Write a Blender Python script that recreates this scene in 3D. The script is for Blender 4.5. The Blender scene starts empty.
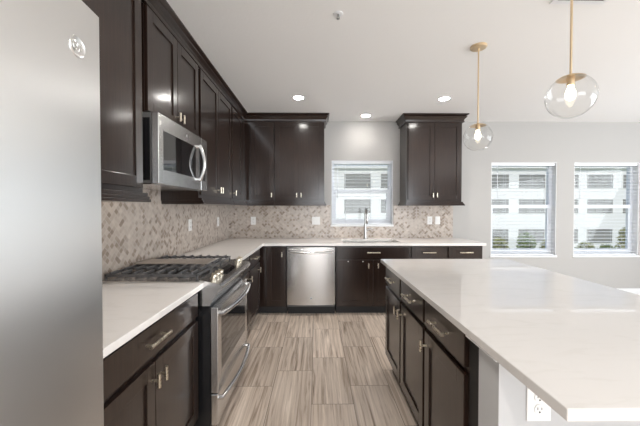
import bpy, bmesh, math, random
from mathutils import Vector, Matrix
PI = math.pi
sc = bpy.context.scene
COL = sc.collection

# ------------------------------------------------------------------ camera
H_EYE = 1.36
F_PX = 300.0
cam_d = bpy.data.cameras.new('camera')
cam_d.sensor_width = 36.0
cam_d.lens = 36.0 * F_PX / 640.0
cam_d.clip_start = 0.02
cam_d.clip_end = 500
cam = bpy.data.objects.new('camera', cam_d)
COL.objects.link(cam)
cam.location = (0, 0, H_EYE)
cam.rotation_euler = (math.radians(90) - math.atan(5 / F_PX), 0, -math.atan(3 / F_PX))
sc.camera = cam

# ------------------------------------------------------------------ world, sun, daylight fill, exposure
sc.view_settings.view_transform = 'Standard'
sc.view_settings.look = 'None'
sc.view_settings.gamma = 1
sc.view_settings.use_curve_mapping = False
sc.view_settings.exposure = 0.99
W = bpy.data.worlds.new('sky')
sc.world = W
W.use_nodes = True
wn = W.node_tree
bg = wn.nodes['Background']
tc = wn.nodes.new('ShaderNodeTexCoord')
sx = wn.nodes.new('ShaderNodeSeparateXYZ')
rp = wn.nodes.new('ShaderNodeValToRGB')
rp.color_ramp.elements[0].position = 0.0
rp.color_ramp.elements[0].color = (0.90, 0.95, 1.0, 1)
rp.color_ramp.elements[1].position = 0.6
rp.color_ramp.elements[1].color = (0.30, 0.52, 0.95, 1)
wn.links.new(tc.outputs['Generated'], sx.inputs[0])
wn.links.new(sx.outputs['Z'], rp.inputs[0])
wn.links.new(rp.outputs[0], bg.inputs[0])
bg.inputs[1].default_value = 0.44


def lamp(name, kind, loc, rot, energy, color, **kw):
    d = bpy.data.lights.new(name, kind)
    d.energy = energy
    d.color = color
    for k, v in kw.items():
        setattr(d, k, v)
    o = bpy.data.objects.new(name, d)
    COL.objects.link(o)
    o.location = loc
    o.rotation_euler = rot
    return o


lamp('sun', 'SUN', (0, 0, 10), (math.radians(50), 0, math.radians(-28)), 1.5, (1.0, 0.94, 0.86), angle=0.01)
# area lamps added as daylight fill, at assumed openings behind and to the right
lamp('daylight_fill_rear', 'AREA', (1.6, -5.50, 1.35), (math.radians(116), 0, 0), 165, (0.93, 0.965, 1.0),
     shape='RECTANGLE', size=5.5, size_y=2.3)
lamp('daylight_fill_side', 'AREA', (6.3, 0.2, 1.35), (math.radians(120), 0, math.radians(90)), 128, (0.90, 0.955, 1.0),
     shape='RECTANGLE', size=5.0, size_y=2.1)


# ------------------------------------------------------------------ materials
def mat(name):
    m = bpy.data.materials.new(name)
    m.use_nodes = True
    nt = m.node_tree
    return m, nt, nt.nodes['Principled BSDF']


def N(nt, t, **kw):
    n = nt.nodes.new(t)
    for k, v in kw.items():
        setattr(n, k, v)
    return n


def plain(name, col, rough=0.5, metal=0.0, bump=0, bscale=80, spec=0.5, coat=0, emis=None, es=0):
    m, nt, b = mat(name)
    b.inputs['Base Color'].default_value = (*col, 1)
    b.inputs['Roughness'].default_value = rough
    b.inputs['Metallic'].default_value = metal
    b.inputs['Specular IOR Level'].default_value = spec
    b.inputs['Coat Weight'].default_value = coat
    g = N(nt, 'ShaderNodeNewGeometry')
    no = N(nt, 'ShaderNodeTexNoise')
    no.inputs['Scale'].default_value = bscale
    nt.links.new(g.outputs['Position'], no.inputs['Vector'])
    if bump:
        bp = N(nt, 'ShaderNodeBump')
        bp.inputs['Strength'].default_value = bump
        bp.inputs['Distance'].default_value = 0.002
        nt.links.new(no.outputs[0], bp.inputs['Height'])
        nt.links.new(bp.outputs[0], b.inputs['Normal'])
    if emis:
        b.inputs['Emission Color'].default_value = (*emis, 1)
        b.inputs['Emission Strength'].default_value = es
    return m


def wood(name, c1, c2, rough):
    """Dark stained wood with fine vertical grain."""
    m, nt, b = mat(name)
    tcn = N(nt, 'ShaderNodeTexCoord')
    mp = N(nt, 'ShaderNodeMapping')
    mp.inputs['Scale'].default_value = (30, 30, 1.5)
    no = N(nt, 'ShaderNodeTexNoise')
    no.inputs['Scale'].default_value = 3
    no.inputs['Detail'].default_value = 5
    cr = N(nt, 'ShaderNodeValToRGB')
    cr.color_ramp.elements[0].position = 0.3
    cr.color_ramp.elements[1].position = 0.75
    cr.color_ramp.elements[0].color = (*c1, 1)
    cr.color_ramp.elements[1].color = (*c2, 1)
    nt.links.new(tcn.outputs['Object'], mp.inputs[0])
    nt.links.new(mp.outputs[0], no.inputs['Vector'])
    nt.links.new(no.outputs[0], cr.inputs[0])
    nt.links.new(cr.outputs[0], b.inputs['Base Color'])
    b.inputs['Roughness'].default_value = rough
    b.inputs['Coat Weight'].default_value = 0.85
    b.inputs['Coat Roughness'].default_value = 0.15
    b.inputs['Specular IOR Level'].default_value = 0.15
    return m


def steel(name, col, rough, scale, dist=0.001, strength=0.15, wav=0.0, rv=0.05, aniso=0.0):
    m, nt, b = mat(name)
    if aniso:
        tg = N(nt, 'ShaderNodeTangent', direction_type='RADIAL', axis='Z')
        nt.links.new(tg.outputs[0], b.inputs['Tangent'])
        b.inputs['Anisotropic'].default_value = aniso
        b.inputs['Anisotropic Rotation'].default_value = 0.0
    b.inputs['Base Color'].default_value = (*col, 1)
    b.inputs['Metallic'].default_value = 1
    tcn = N(nt, 'ShaderNodeTexCoord')
    mp = N(nt, 'ShaderNodeMapping')
    mp.inputs['Scale'].default_value = scale
    no = N(nt, 'ShaderNodeTexNoise')
    no.inputs['Scale'].default_value = 4
    no.inputs['Detail'].default_value = 3
    nt.links.new(tcn.outputs['Object'], mp.inputs[0])
    nt.links.new(mp.outputs[0], no.inputs['Vector'])
    mr = N(nt, 'ShaderNodeMapRange')
    mr.inputs['To Min'].default_value = rough - rv
    mr.inputs['To Max'].default_value = rough + rv
    nt.links.new(no.outputs[0], mr.inputs['Value'])
    nt.links.new(mr.outputs[0], b.inputs['Roughness'])
    bp = N(nt, 'ShaderNodeBump')
    bp.inputs['Strength'].default_value = strength
    bp.inputs['Distance'].default_value = dist
    nt.links.new(no.outputs[0], bp.inputs['Height'])
    last = bp
    if wav:
        n2 = N(nt, 'ShaderNodeTexNoise')
        n2.inputs['Scale'].default_value = 2.2
        n2.inputs['Detail'].default_value = 0
        nt.links.new(tcn.outputs['Object'], n2.inputs['Vector'])
        b2 = N(nt, 'ShaderNodeBump')
        b2.inputs['Strength'].default_value = wav
        b2.inputs['Distance'].default_value = 0.02
        nt.links.new(n2.outputs[0], b2.inputs['Height'])
        nt.links.new(bp.outputs[0], b2.inputs['Normal'])
        last = b2
    nt.links.new(last.outputs[0], b.inputs['Normal'])
    return m


def glass(name, tint, rough=0.0, f0=0.04, edge=0.25):
    """Clear thin glass: transparent body with a fresnel reflection."""
    m = bpy.data.materials.new(name)
    m.use_nodes = True
    nt = m.node_tree
    nt.nodes.clear()
    out = N(nt, 'ShaderNodeOutputMaterial')
    tr = N(nt, 'ShaderNodeBsdfTransparent')
    tr.inputs[0].default_value = (*tint, 1)
    gl = N(nt, 'ShaderNodeBsdfGlossy')
    gl.inputs['Roughness'].default_value = rough
    fc = N(nt, 'ShaderNodeLayerWeight')
    fc.inputs[0].default_value = 0.5
    lw = N(nt, 'ShaderNodeMath', operation='MULTIPLY_ADD')
    pw = N(nt, 'ShaderNodeMath', operation='POWER')
    nt.links.new(fc.outputs['Facing'], pw.inputs[0])
    pw.inputs[1].default_value = 4.0
    nt.links.new(pw.outputs[0], lw.inputs[0])
    lw.inputs[1].default_value = edge
    lw.inputs[2].default_value = f0 / 2
    mx = N(nt, 'ShaderNodeMixShader')
    nt.links.new(lw.outputs[0], mx.inputs[0])
    nt.links.new(tr.outputs[0], mx.inputs[1])
    nt.links.new(gl.outputs[0], mx.inputs[2])
    nt.links.new(mx.outputs[0], out.inputs[0])
    return m


def mnode(nt, op, a, b=None, c=None):
    n = N(nt, 'ShaderNodeMath', operation=op)
    for i, v in enumerate((a, b, c)):
        if v is None:
            continue
        if isinstance(v, (int, float)):
            n.inputs[i].default_value = v
        else:
            nt.links.new(v, n.inputs[i])
    return n.outputs[0]


def herringbone(name, unit=0.031):
    """Marble mosaic laid as herringbone turned 45 degrees; works on walls facing x or y."""
    m, nt, b = mat(name)
    g = N(nt, 'ShaderNodeNewGeometry')
    s = N(nt, 'ShaderNodeSeparateXYZ')
    nt.links.new(g.outputs['Position'], s.inputs[0])
    h = mnode(nt, 'ADD', s.outputs[0], s.outputs[1])
    v = s.outputs[2]
    k = 0.70710678 / unit
    u = mnode(nt, 'MULTIPLY', mnode(nt, 'ADD', h, v), k)
    w = mnode(nt, 'MULTIPLY', mnode(nt, 'SUBTRACT', v, h), k)
    u = mnode(nt, 'ADD', u, 400.0)
    w = mnode(nt, 'ADD', w, 400.0)
    i = mnode(nt, 'FLOOR', u)
    j = mnode(nt, 'FLOOR', w)
    t = mnode(nt, 'FLOORED_MODULO', mnode(nt, 'SUBTRACT', i, j), 4.0)
    vert = mnode(nt, 'GREATER_THAN', t, 1.5)
    hor = mnode(nt, 'SUBTRACT', 1.0, vert)
    # brick id
    ih = mnode(nt, 'SUBTRACT', i, t)
    jv = mnode(nt, 'SUBTRACT', j, mnode(nt, 'SUBTRACT', 3.0, t))
    bi = mnode(nt, 'ADD', mnode(nt, 'MULTIPLY', hor, ih), mnode(nt, 'MULTIPLY', vert, i))
    bj = mnode(nt, 'ADD', mnode(nt, 'MULTIPLY', hor, j), mnode(nt, 'MULTIPLY', vert, jv))
    # local coords in brick
    lu = mnode(nt, 'SUBTRACT', u, bi)
    lw_ = mnode(nt, 'SUBTRACT', w, bj)
    L = mnode(nt, 'ADD', 1.0, hor)
    Wd = mnode(nt, 'ADD', 1.0, vert)
    du = mnode(nt, 'MINIMUM', lu, mnode(nt, 'SUBTRACT', L, lu))
    dw = mnode(nt, 'MINIMUM', lw_, mnode(nt, 'SUBTRACT', Wd, lw_))
    d = mnode(nt, 'MINIMUM', du, dw)
    grout = mnode(nt, 'LESS_THAN', d, 0.05)
    cb = N(nt, 'ShaderNodeCombineXYZ')
    nt.links.new(bi, cb.inputs[0])
    nt.links.new(bj, cb.inputs[1])
    nt.links.new(vert, cb.inputs[2])
    wnz = N(nt, 'ShaderNodeTexWhiteNoise', noise_dimensions='3D')
    nt.links.new(cb.outputs[0], wnz.inputs[0])
    cr = N(nt, 'ShaderNodeValToRGB')
    e = cr.color_ramp.elements
    e[0].position = 0.0
    e[0].color = (0.24, 0.185, 0.15, 1)
    e[1].position = 1.0
    e[1].color = (0.55, 0.485, 0.43, 1)
    for p, c in ((0.26, (0.31, 0.245, 0.195, 1)), (0.38, (0.42, 0.355, 0.305, 1)), (0.7, (0.50, 0.43, 0.375, 1))):
        q = e.new(p)
        q.color = c
    c2 = N(nt, 'ShaderNodeCombineXYZ')
    nt.links.new(i, c2.inputs[0])
    nt.links.new(j, c2.inputs[1])
    wn2 = N(nt, 'ShaderNodeTexWhiteNoise', noise_dimensions='3D')
    nt.links.new(c2.outputs[0], wn2.inputs[0])
    nt.links.new(mnode(nt, 'ADD', mnode(nt, 'MULTIPLY', wnz.outputs[0], 0.45), mnode(nt, 'MULTIPLY', wn2.outputs[0], 0.55)), cr.inputs[0])
    no = N(nt, 'ShaderNodeTexNoise')
    no.inputs['Scale'].default_value = 26
    no.inputs['Detail'].default_value = 4
    nt.links.new(g.outputs['Position'], no.inputs['Vector'])
    mr = N(nt, 'ShaderNodeMapRange')
    mr.inputs['To Min'].default_value = 0.75
    mr.inputs['To Max'].default_value = 1.22
    nt.links.new(no.outputs[0], mr.inputs['Value'])
    hv = N(nt, 'ShaderNodeVectorMath', operation='SCALE')
    nt.links.new(cr.outputs[0], hv.inputs[0])
    nt.links.new(mr.outputs[0], hv.inputs['Scale'])
    mx = N(nt, 'ShaderNodeMix', data_type='RGBA')
    nt.links.new(grout, mx.inputs[0])
    nt.links.new(hv.outputs[0], mx.inputs[6])
    mx.inputs[7].default_value = (0.52, 0.47, 0.42, 1)
    nt.links.new(mx.outputs[2], b.inputs['Base Color'])
    b.inputs['Roughness'].default_value = 0.28
    return m


def floor_tiles(name):
    """Wood-look porcelain tiles 0.293 x 0.64 m running away from the camera, offset per column."""
    m, nt, b = mat(name)
    g = N(nt, 'ShaderNodeNewGeometry')
    s = N(nt, 'ShaderNodeSeparateXYZ')
    nt.links.new(g.outputs['Position'], s.inputs[0])
    cx = mnode(nt, 'DIVIDE', mnode(nt, 'ADD', s.outputs[0], 0.04), 0.295)
    ci = mnode(nt, 'FLOOR', cx)
    yy = mnode(nt, 'SUBTRACT', mnode(nt, 'DIVIDE', s.outputs[1], 0.645), mnode(nt, 'ADD', mnode(nt, 'MULTIPLY', ci, 0.335), 0.19))
    ri = mnode(nt, 'FLOOR', yy)
    fx = mnode(nt, 'MULTIPLY', mnode(nt, 'SUBTRACT', cx, ci), 0.295)
    fy = mnode(nt, 'MULTIPLY', mnode(nt, 'SUBTRACT', yy, ri), 0.645)
    dx = mnode(nt, 'MINIMUM', fx, mnode(nt, 'SUBTRACT', 0.295, fx))
    dy = mnode(nt, 'MINIMUM', fy, mnode(nt, 'SUBTRACT', 0.645, fy))
    gr = mnode(nt, 'LESS_THAN', mnode(nt, 'MINIMUM', dx, dy), 0.0022)
    cb = N(nt, 'ShaderNodeCombineXYZ')
    nt.links.new(ci, cb.inputs[0])
    nt.links.new(ri, cb.inputs[1])
    wz = N(nt, 'ShaderNodeTexWhiteNoise', noise_dimensions='3D')
    nt.links.new(cb.outputs[0], wz.inputs[0])
    # streak coordinates, shifted per tile
    sh = N(nt, 'ShaderNodeVectorMath', operation='MULTIPLY_ADD')
    nt.links.new(wz.outputs['Color'], sh.inputs[0])
    sh.inputs[1].default_value = (7, 9, 5)
    nt.links.new(g.outputs['Position'], sh.inputs[2])
    mp = N(nt, 'ShaderNodeMapping')
    mp.inputs['Scale'].default_value = (22, 0.85, 1)
    nt.links.new(sh.outputs[0], mp.inputs[0])
    no = N(nt, 'ShaderNodeTexNoise')
    no.inputs['Scale'].default_value = 1.6
    no.inputs['Detail'].default_value = 7
    no.inputs['Roughness'].default_value = 0.62
    no.inputs['Distortion'].default_value = 0.7
    nt.links.new(mp.outputs[0], no.inputs['Vector'])
    cr = N(nt, 'ShaderNodeValToRGB')
    e = cr.color_ramp.elements
    e[0].position = 0.30
    e[0].color = (0.17, 0.12, 0.085, 1)
    e[1].position = 0.72
    e[1].color = (0.78, 0.68, 0.585, 1)
    for p, c in ((0.40, (0.37, 0.293, 0.232, 1)), (0.50, (0.54, 0.45, 0.375, 1)), (0.60, (0.64, 0.54, 0.455, 1))):
        q = e.new(p)
        q.color = c
    nt.links.new(no.outputs[0], cr.inputs[0])
    mr = N(nt, 'ShaderNodeMapRange')
    mr.inputs['To Min'].default_value = 0.88
    mr.inputs['To Max'].default_value = 1.12
    nt.links.new(wz.outputs[0], mr.inputs['Value'])
    hv = N(nt, 'ShaderNodeVectorMath', operation='SCALE')
    nt.links.new(cr.outputs[0], hv.inputs[0])
    nt.links.new(mr.outputs[0], hv.inputs['Scale'])
    mx = N(nt, 'ShaderNodeMix', data_type='RGBA')
    nt.links.new(gr, mx.inputs[0])
    nt.links.new(hv.outputs[0], mx.inputs[6])
    mx.inputs[7].default_value = (0.20, 0.165, 0.135, 1)
    nt.links.new(mx.outputs[2], b.inputs['Base Color'])
    b.inputs['Roughness'].default_value = 0.38
    return m


def quartz(name, k=1.0):
    m, nt, b = mat(name)
    g = N(nt, 'ShaderNodeNewGeometry')
    mp = N(nt, 'ShaderNodeMapping')
    mp.inputs['Scale'].default_value = (1.2, 5.0, 3)
    mp.inputs['Rotation'].default_value = (0, 0, 1.2)
    no = N(nt, 'ShaderNodeTexNoise')
    no.inputs['Scale'].default_value = 3.5
    no.inputs['Detail'].default_value = 6
    no.inputs['Distortion'].default_value = 1.2
    cr = N(nt, 'ShaderNodeValToRGB')
    e = cr.color_ramp.elements
    e[0].position = 0.36
    e[0].color = (0.80 * k, 0.77 * k, 0.74 * k, 1)
    e[1].position = 0.46
    e[1].color = (0.83 * k, 0.80 * k, 0.775 * k, 1)
    nt.links.new(g.outputs['Position'], mp.inputs[0])
    nt.links.new(mp.outputs[0], no.inputs['Vector'])
    nt.links.new(no.outputs[0], cr.inputs[0])
    nt.links.new(cr.outputs[0], b.inputs['Base Color'])
    b.inputs['Roughness'].default_value = 0.04
    b.inputs['IOR'].default_value = 1.75
    return m


M_WALL = plain('wall paint', (0.435, 0.423, 0.408), 0.85, bump=0.08, bscale=120)
M_CEIL = plain('ceiling paint', (0.86, 0.855, 0.845), 0.9, bump=0.35, bscale=60)
M_TRIM = plain('white trim', (0.80, 0.81, 0.82), 0.4)
M_VINYL = plain('white vinyl', (0.80, 0.82, 0.85), 0.4)
M_WOOD = wood('espresso wood', (0.014, 0.0074, 0.0054), (0.028, 0.0155, 0.0110), 0.30)
M_QUARTZ = quartz('white quartz', 1.04)
M_QUARTZ2 = quartz('island quartz', 0.80)  # same quartz toned down to offset the stronger light on the island
M_TILE = herringbone('marble herringbone')
M_FLOOR = floor_tiles('wood look tile')
M_NICKEL = steel('champagne nickel', (0.62, 0.56, 0.46), 0.28, (20, 20, 20), strength=0.05)
M_STEEL = steel('brushed steel', (0.66, 0.655, 0.65), 0.24, (1.5, 1.5, 120), strength=0.12)
M_FRIDGE = steel('fridge steel', (0.72, 0.715, 0.705), 0.33, (1, 1, 90), strength=0.03, wav=0.15, rv=0.02, aniso=0.70)
M_DW = steel('dishwasher steel', (0.52, 0.505, 0.49), 0.22, (120, 1.2, 1.2), strength=0.12)
M_STEELV = steel('range side steel', (0.42, 0.41, 0.40), 0.35, (2, 2, 60), strength=0.1)
M_FAUCET = steel('faucet steel', (0.40, 0.395, 0.385), 0.25, (20, 20, 20), strength=0.03)
M_CHROME = plain('polished chrome', (0.85, 0.86, 0.88), 0.08, 1.0)
M_BLACK = plain('black enamel', (0.010, 0.010, 0.011), 0.25)
M_BLACKGL = plain('black oven glass', (0.006, 0.006, 0.007), 0.03, coat=0.5)
M_IRON = plain('cast iron', (0.15, 0.15, 0.155), 0.30, 0.6, bump=0.2, bscale=300)
M_GRIDDLE = plain('griddle plate', (0.42, 0.37, 0.33), 0.35, 0.6)
M_GREY = plain('dark grey casing', (0.10, 0.098, 0.095), 0.45)
M_GREYMET = plain('grey painted metal', (0.30, 0.29, 0.285), 0.4, 0.3)
M_PLATE = plain('white plastic plate', (0.82, 0.81, 0.79), 0.35)
M_SLOT = plain('dark slot', (0.02, 0.02, 0.02), 0.6)
M_BRASS = steel('aged brass', (0.76, 0.60, 0.40), 0.30, (30, 30, 4), strength=0.05)
M_GLASS = glass('window glass', (0.97, 0.98, 0.98))
M_GLOBE = glass('clear globe glass', (0.97, 0.97, 0.965), 0.02, 0.10, 0.85)
M_BULB = plain('bulb glow', (1, 0.9, 0.7), 0.3, emis=(1.0, 0.86, 0.62), es=5.0)
M_LED = plain('downlight lens', (1, 1, 1), 0.4, emis=(1.0, 0.97, 0.92), es=40.0)
M_HOOD = plain('cooktop lamp', (1, 1, 1), 0.4, emis=(1.0, 0.75, 0.45), es=5.0)
M_SLAT = plain('blind slat white', (0.80, 0.82, 0.85), 0.45)
M_KICK = plain('toe kick black', (0.012, 0.011, 0.011), 0.6)
M_STUCCO = plain('white stucco', (0.80, 0.79, 0.77), 0.9, bump=0.2, bscale=8)
M_EXTGL = plain('dark window glass', (0.27, 0.265, 0.25), 0.35)
M_EXTFR = plain('bronze window frame', (0.30, 0.29, 0.27), 0.5)
M_GRASS = plain('grass', (0.20, 0.25, 0.10), 0.9)
M_LEAF = [plain('leaf green', (0.17, 0.23, 0.075), 0.6), plain('leaf olive', (0.30, 0.31, 0.13), 0.6),
          plain('leaf pale', (0.36, 0.36, 0.20), 0.6)]
M_BARK = plain('bark', (0.18, 0.14, 0.10), 0.9)
M_LOGO = plain('pewter badge', (0.42, 0.42, 0.42), 0.3, 1.0)
M_SPLASHEDGE = M_TILE


# ------------------------------------------------------------------ mesh helpers
def BM():
    return bmesh.new()


def box(bm, x0, x1, y0, y1, z0, z1, bev=0.0):
    x0, x1 = min(x0, x1), max(x0, x1)
    y0, y1 = min(y0, y1), max(y0, y1)
    z0, z1 = min(z0, z1), max(z0, z1)
    vs = [bm.verts.new(p) for p in ((x0, y0, z0), (x1, y0, z0), (x1, y1, z0), (x0, y1, z0),
                                    (x0, y0, z1), (x1, y0, z1), (x1, y1, z1), (x0, y1, z1))]
    fs = [bm.faces.new([vs[k] for k in f]) for f in ((0, 3, 2, 1), (4, 5, 6, 7), (0, 1, 5, 4), (1, 2, 6, 5), (2, 3, 7, 6), (3, 0, 4, 7))]
    if bev:
        es = list({e for f in fs for e in f.edges})
        bmesh.ops.bevel(bm, geom=es, offset=bev, segments=2, affect='EDGES', profile=0.5)
    return bm


def ring(bm, c, ax1, ax2, r, n):
    return [bm.verts.new(c + ax1 * (r * math.cos(2 * PI * k / n)) + ax2 * (r * math.sin(2 * PI * k / n))) for k in range(n)]


def tube(bm, pts, r, n=12, caps=True):
    pts = [Vector(p) for p in pts]
    rs = r if isinstance(r, (list, tuple)) else [r] * len(pts)
    prev = None
    rings = []
    for i, p in enumerate(pts):
        if i == 0:
            t = pts[1] - p
        elif i == len(pts) - 1:
            t = p - pts[i - 1]
        else:
            t = (pts[i + 1] - p).normalized() + (p - pts[i - 1]).normalized()
        t.normalize()
        if prev is None:
            a = Vector((0, 0, 1)) if abs(t.z) < 0.9 else Vector((1, 0, 0))
        else:
            a = prev
        b = t.cross(a).normalized()
        a = b.cross(t).normalized()
        prev = a
        rings.append(ring(bm, p, a, b, rs[i], n))
    for q in range(len(rings) - 1):
        A, B = rings[q], rings[q + 1]
        for k in range(n):
            f = bm.faces.new((A[k], A[(k + 1) % n], B[(k + 1) % n], B[k]))
            f.smooth = True
    if caps:
        bm.faces.new(list(reversed(rings[0])))
        bm.faces.new(rings[-1])
    return bm


def lathe(bm, prof, c=(0, 0, 0), n=32, axis='Z'):
    """prof: list of (radius, height); closed with caps where radius is 0."""
    c = Vector(c)
    rows = []
    for r, h in prof:
        row = []
        cnt = 1 if r < 1e-6 else n
        for k in range(cnt):
            a = 2 * PI * k / n
            p = Vector((r * math.cos(a), r * math.sin(a), h))
            if axis == 'X':
                p = Vector((p.z, p.x, p.y))
            elif axis == 'Y':
                p = Vector((p.y, p.z, p.x))
            row.append(bm.verts.new(c + p))
        rows.append(row)
    for A, B in zip(rows, rows[1:]):
        for k in range(n):
            if len(A) == 1 and len(B) == 1:
                continue
            if len(A) == 1:
                f = bm.faces.new((A[0], B[(k + 1) % n], B[k]))
            elif len(B) == 1:
                f = bm.faces.new((A[k], A[(k + 1) % n], B[0]))
            else:
                f = bm.faces.new((A[k], A[(k + 1) % n], B[(k + 1) % n], B[k]))
            f.smooth = True
    return bm


def prism(bm, poly, axis, a, b):
    """poly: list of 2D points; axis: extrusion axis letter."""
    def P(u, v, w):
        return {'X': (w, u, v), 'Y': (u, w, v), 'Z': (u, v, w)}[axis]
    A = [bm.verts.new(P(u, v, a)) for u, v in poly]
    B = [bm.verts.new(P(u, v, b)) for u, v in poly]
    n = len(poly)
    bm.faces.new(list(reversed(A)))
    bm.faces.new(B)
    for k in range(n):
        bm.faces.new((A[k], A[(k + 1) % n], B[(k + 1) % n], B[k]))
    return bm


def obj(name, bm, material, parent=None, loc=None, rotz=0):
    bmesh.ops.recalc_face_normals(bm, faces=bm.faces)
    for e in bm.edges:
        if len(e.link_faces) != 2 or e.calc_face_angle(0) > 0.6:
            e.smooth = False
    me = bpy.data.meshes.new(name)
    bm.to_mesh(me)
    bm.free()
    me.materials.append(material)
    o = bpy.data.objects.new(name, me)
    COL.objects.link(o)
    if parent:
        o.parent = parent
    if loc:
        o.location = loc
    if rotz:
        o.rotation_euler = (0, 0, rotz)
    return o


def tag(o, label, cat, group=None, kind=None):
    o['label'] = label
    o['category'] = cat
    if group:
        o['group'] = group
    if kind:
        o['kind'] = kind
    return o


def thing(name, label, cat, loc=(0, 0, 0), rotz=0, group=None):
    o = bpy.data.objects.new(name, None)
    o.empty_display_size = 0.1
    COL.objects.link(o)
    o.location = loc
    o.rotation_euler = (0, 0, rotz)
    return tag(o, label, cat, group)


def struct(name, bm, m):
    o = obj(name, bm, m)
    o['kind'] = 'structure'
    return o


def copy_tree(o, parent=None):
    c = o.copy()
    COL.objects.link(c)
    if parent:
        c.parent = parent
    for ch in list(o.children):
        copy_tree(ch, c)
    return c


# ------------------------------------------------------------------ room shell
XL, YB, ZC = -1.315, 4.45, 2.64      # left wall, back wall, ceiling
XR, YF = 6.4, -5.6
struct('floor', box(BM(), XL - 0.15, XR + 0.15, YF - 0.15, YB + 0.15, -0.1, 0), M_FLOOR)
struct('ceiling', box(BM(), XL - 0.15, XR + 0.15, YF - 0.15, YB + 0.15, ZC, ZC + 0.12), M_CEIL)
struct('wall_left', box(BM(), XL - 0.15, XL, YF - 0.15, YB + 0.15, 0, ZC), M_WALL)
WIN = [(0.215, 1.125, 1.108, 2.063), (2.596, 3.575, 0.645, 2.038), (3.843, 4.822, 0.645, 2.038)]


def wall_with_holes(name, a0, a1, holes, plane0, plane1, axis):
    bm = BM()
    xs = sorted({a0, a1} | {h[0] for h in holes} | {h[1] for h in holes})
    for u0, u1 in zip(xs, xs[1:]):
        hs = [h for h in holes if h[0] <= u0 + 1e-6 and h[1] >= u1 - 1e-6]
        spans = [(0, ZC)]
        for h in hs:
            spans = [(0, h[2]), (h[3], ZC)]
        for z0, z1 in spans:
            if z1 - z0 < 1e-4:
                continue
            if axis == 'X':
                box(bm, u0, u1, plane0, plane1, z0, z1)
            else:
                box(bm, plane0, plane1, u0, u1, z0, z1)
    return struct(name, bm, M_WALL)


wall_with_holes('wall_back', XL, XR, WIN, YB, YB + 0.15, 'X')
# the unseen sides of the open-plan room, with assumed openings for daylight
wall_with_holes('wall_front', XL, XR, [(-0.1, 4.9, 0.1, 2.45)], YF - 0.15, YF, 'X')
wall_with_holes('wall_right', YF, YB, [(-2.1, 2.9, 0.3, 2.45)], XR, XR + 0.15, 'Y')


def window(n, x0, x1, z0, z1):
    t = bpy.data.objects.new('window_%d' % n, None)
    COL.objects.link(t)
    t.location = ((x0 + x1) / 2, YB, z0)
    t['kind'] = 'structure'
    w, h = (x1 - x0) / 2, z1 - z0
    fr = BM()
    ya, yb = 0.085, 0.145
    fw = 0.045
    box(fr, -w, -w + fw, ya, yb, 0, h, 0.003)
    box(fr, w - fw, w, ya, yb, 0, h, 0.003)
    box(fr, -w + fw, w - fw, ya, yb, 0, fw, 0.003)
    box(fr, -w + fw, w - fw, ya, yb, h - fw, h, 0.003)
    obj('window_frame', fr, M_VINYL, t)
    zr = h * 0.53
    ra = BM()
    box(ra, -w + fw, w - fw, ya - 0.012, yb - 0.01, zr - 0.025, zr + 0.025, 0.003)
    obj('meeting_rail', ra, M_VINYL, t)
    ls = BM()
    sw = 0.028
    for s in (-1, 1):
        box(ls, s * (w - fw), s * (w - fw - sw), ya - 0.006, ya + 0.03, fw, zr - 0.025, 0.002)
    box(ls, -w + fw + sw, w - fw - sw, ya - 0.006, ya + 0.03, fw, fw + 0.04, 0.002)
    obj('lower_sash', ls, M_VINYL, t)
    obj('pane', box(BM(), -w + fw, w - fw, 0.12, 0.124, zr + 0.02, h - fw), M_GLASS, t)
    obj('pane', box(BM(), -w + fw, w - fw, 0.10, 0.104, fw, zr - 0.02), M_GLASS, t)
    # reveal liner
    rv = BM()
    box(rv, -w, -w + 0.006, 0.001, ya, 0, h)
    box(rv, w - 0.006, w, 0.001, ya, 0, h)
    box(rv, -w + 0.006, w - 0.006, 0.001, ya, h - 0.006, h)
    obj('reveal', rv, M_TRIM, t)
    si = BM()
    box(si, -w - 0.012, w + 0.012, -0.016, ya, -0.022, 0.004, 0.003)
    obj('window_sill', si, M_TRIM, t)
    return t


for n, wv in enumerate(WIN):
    window(n + 1, *wv)

bb = BM()
box(bb, 2.16, XR, YB - 0.016, YB, 0, 0.15, 0.004)
struct('baseboard_back', bb, M_TRIM)

# backsplash: one continuous tiled band on both walls
ZS, ZU = 0.914, 1.393
bs = BM()
tk = 0.010
box(bs, XL, XL + tk, 0.70, YB - tk, ZS, ZU + 0.03)
box(bs, XL, XL + tk, 1.76, 2.52, ZU + 0.03, 1.50)
struct('trim_1', bs, M_TILE)['label'] = 'marble herringbone backsplash on the left wall'
bs = BM()
w0 = WIN[0]
box(bs, XL, w0[0] - 0.014, YB - tk, YB, ZS, ZU + 0.01)
box(bs, w0[0] - 0.014, w0[1] + 0.014, YB - tk, YB, ZS, w0[2] - 0.024)
box(bs, w0[1] + 0.014, 2.02, YB - tk, YB, ZS, ZU + 0.01)
struct('trim_2', bs, M_TILE)['label'] = 'marble herringbone backsplash on the back wall'


# ------------------------------------------------------------------ cabinet parts
def shaker(w, h, th=0.020, st=0.062):
    """Shaker door centred in x, z from 0, face at y = -th .. 0."""
    bm = BM()
    box(bm, -w / 2, -w / 2 + st, -th, 0, 0, h, 0.0016)
    box(bm, w / 2 - st, w / 2, -th, 0, 0, h, 0.0016)
    box(bm, -w / 2 + st, w / 2 - st, -th, 0, 0, st, 0.0016)
    box(bm, -w / 2 + st, w / 2 - st, -th, 0, h - st, h, 0.0016)
    box(bm, -w / 2 + st - 0.004, w / 2 - st + 0.004, -th + 0.009, -0.001, st - 0.004, h - st + 0.004)
    return bm


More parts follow.
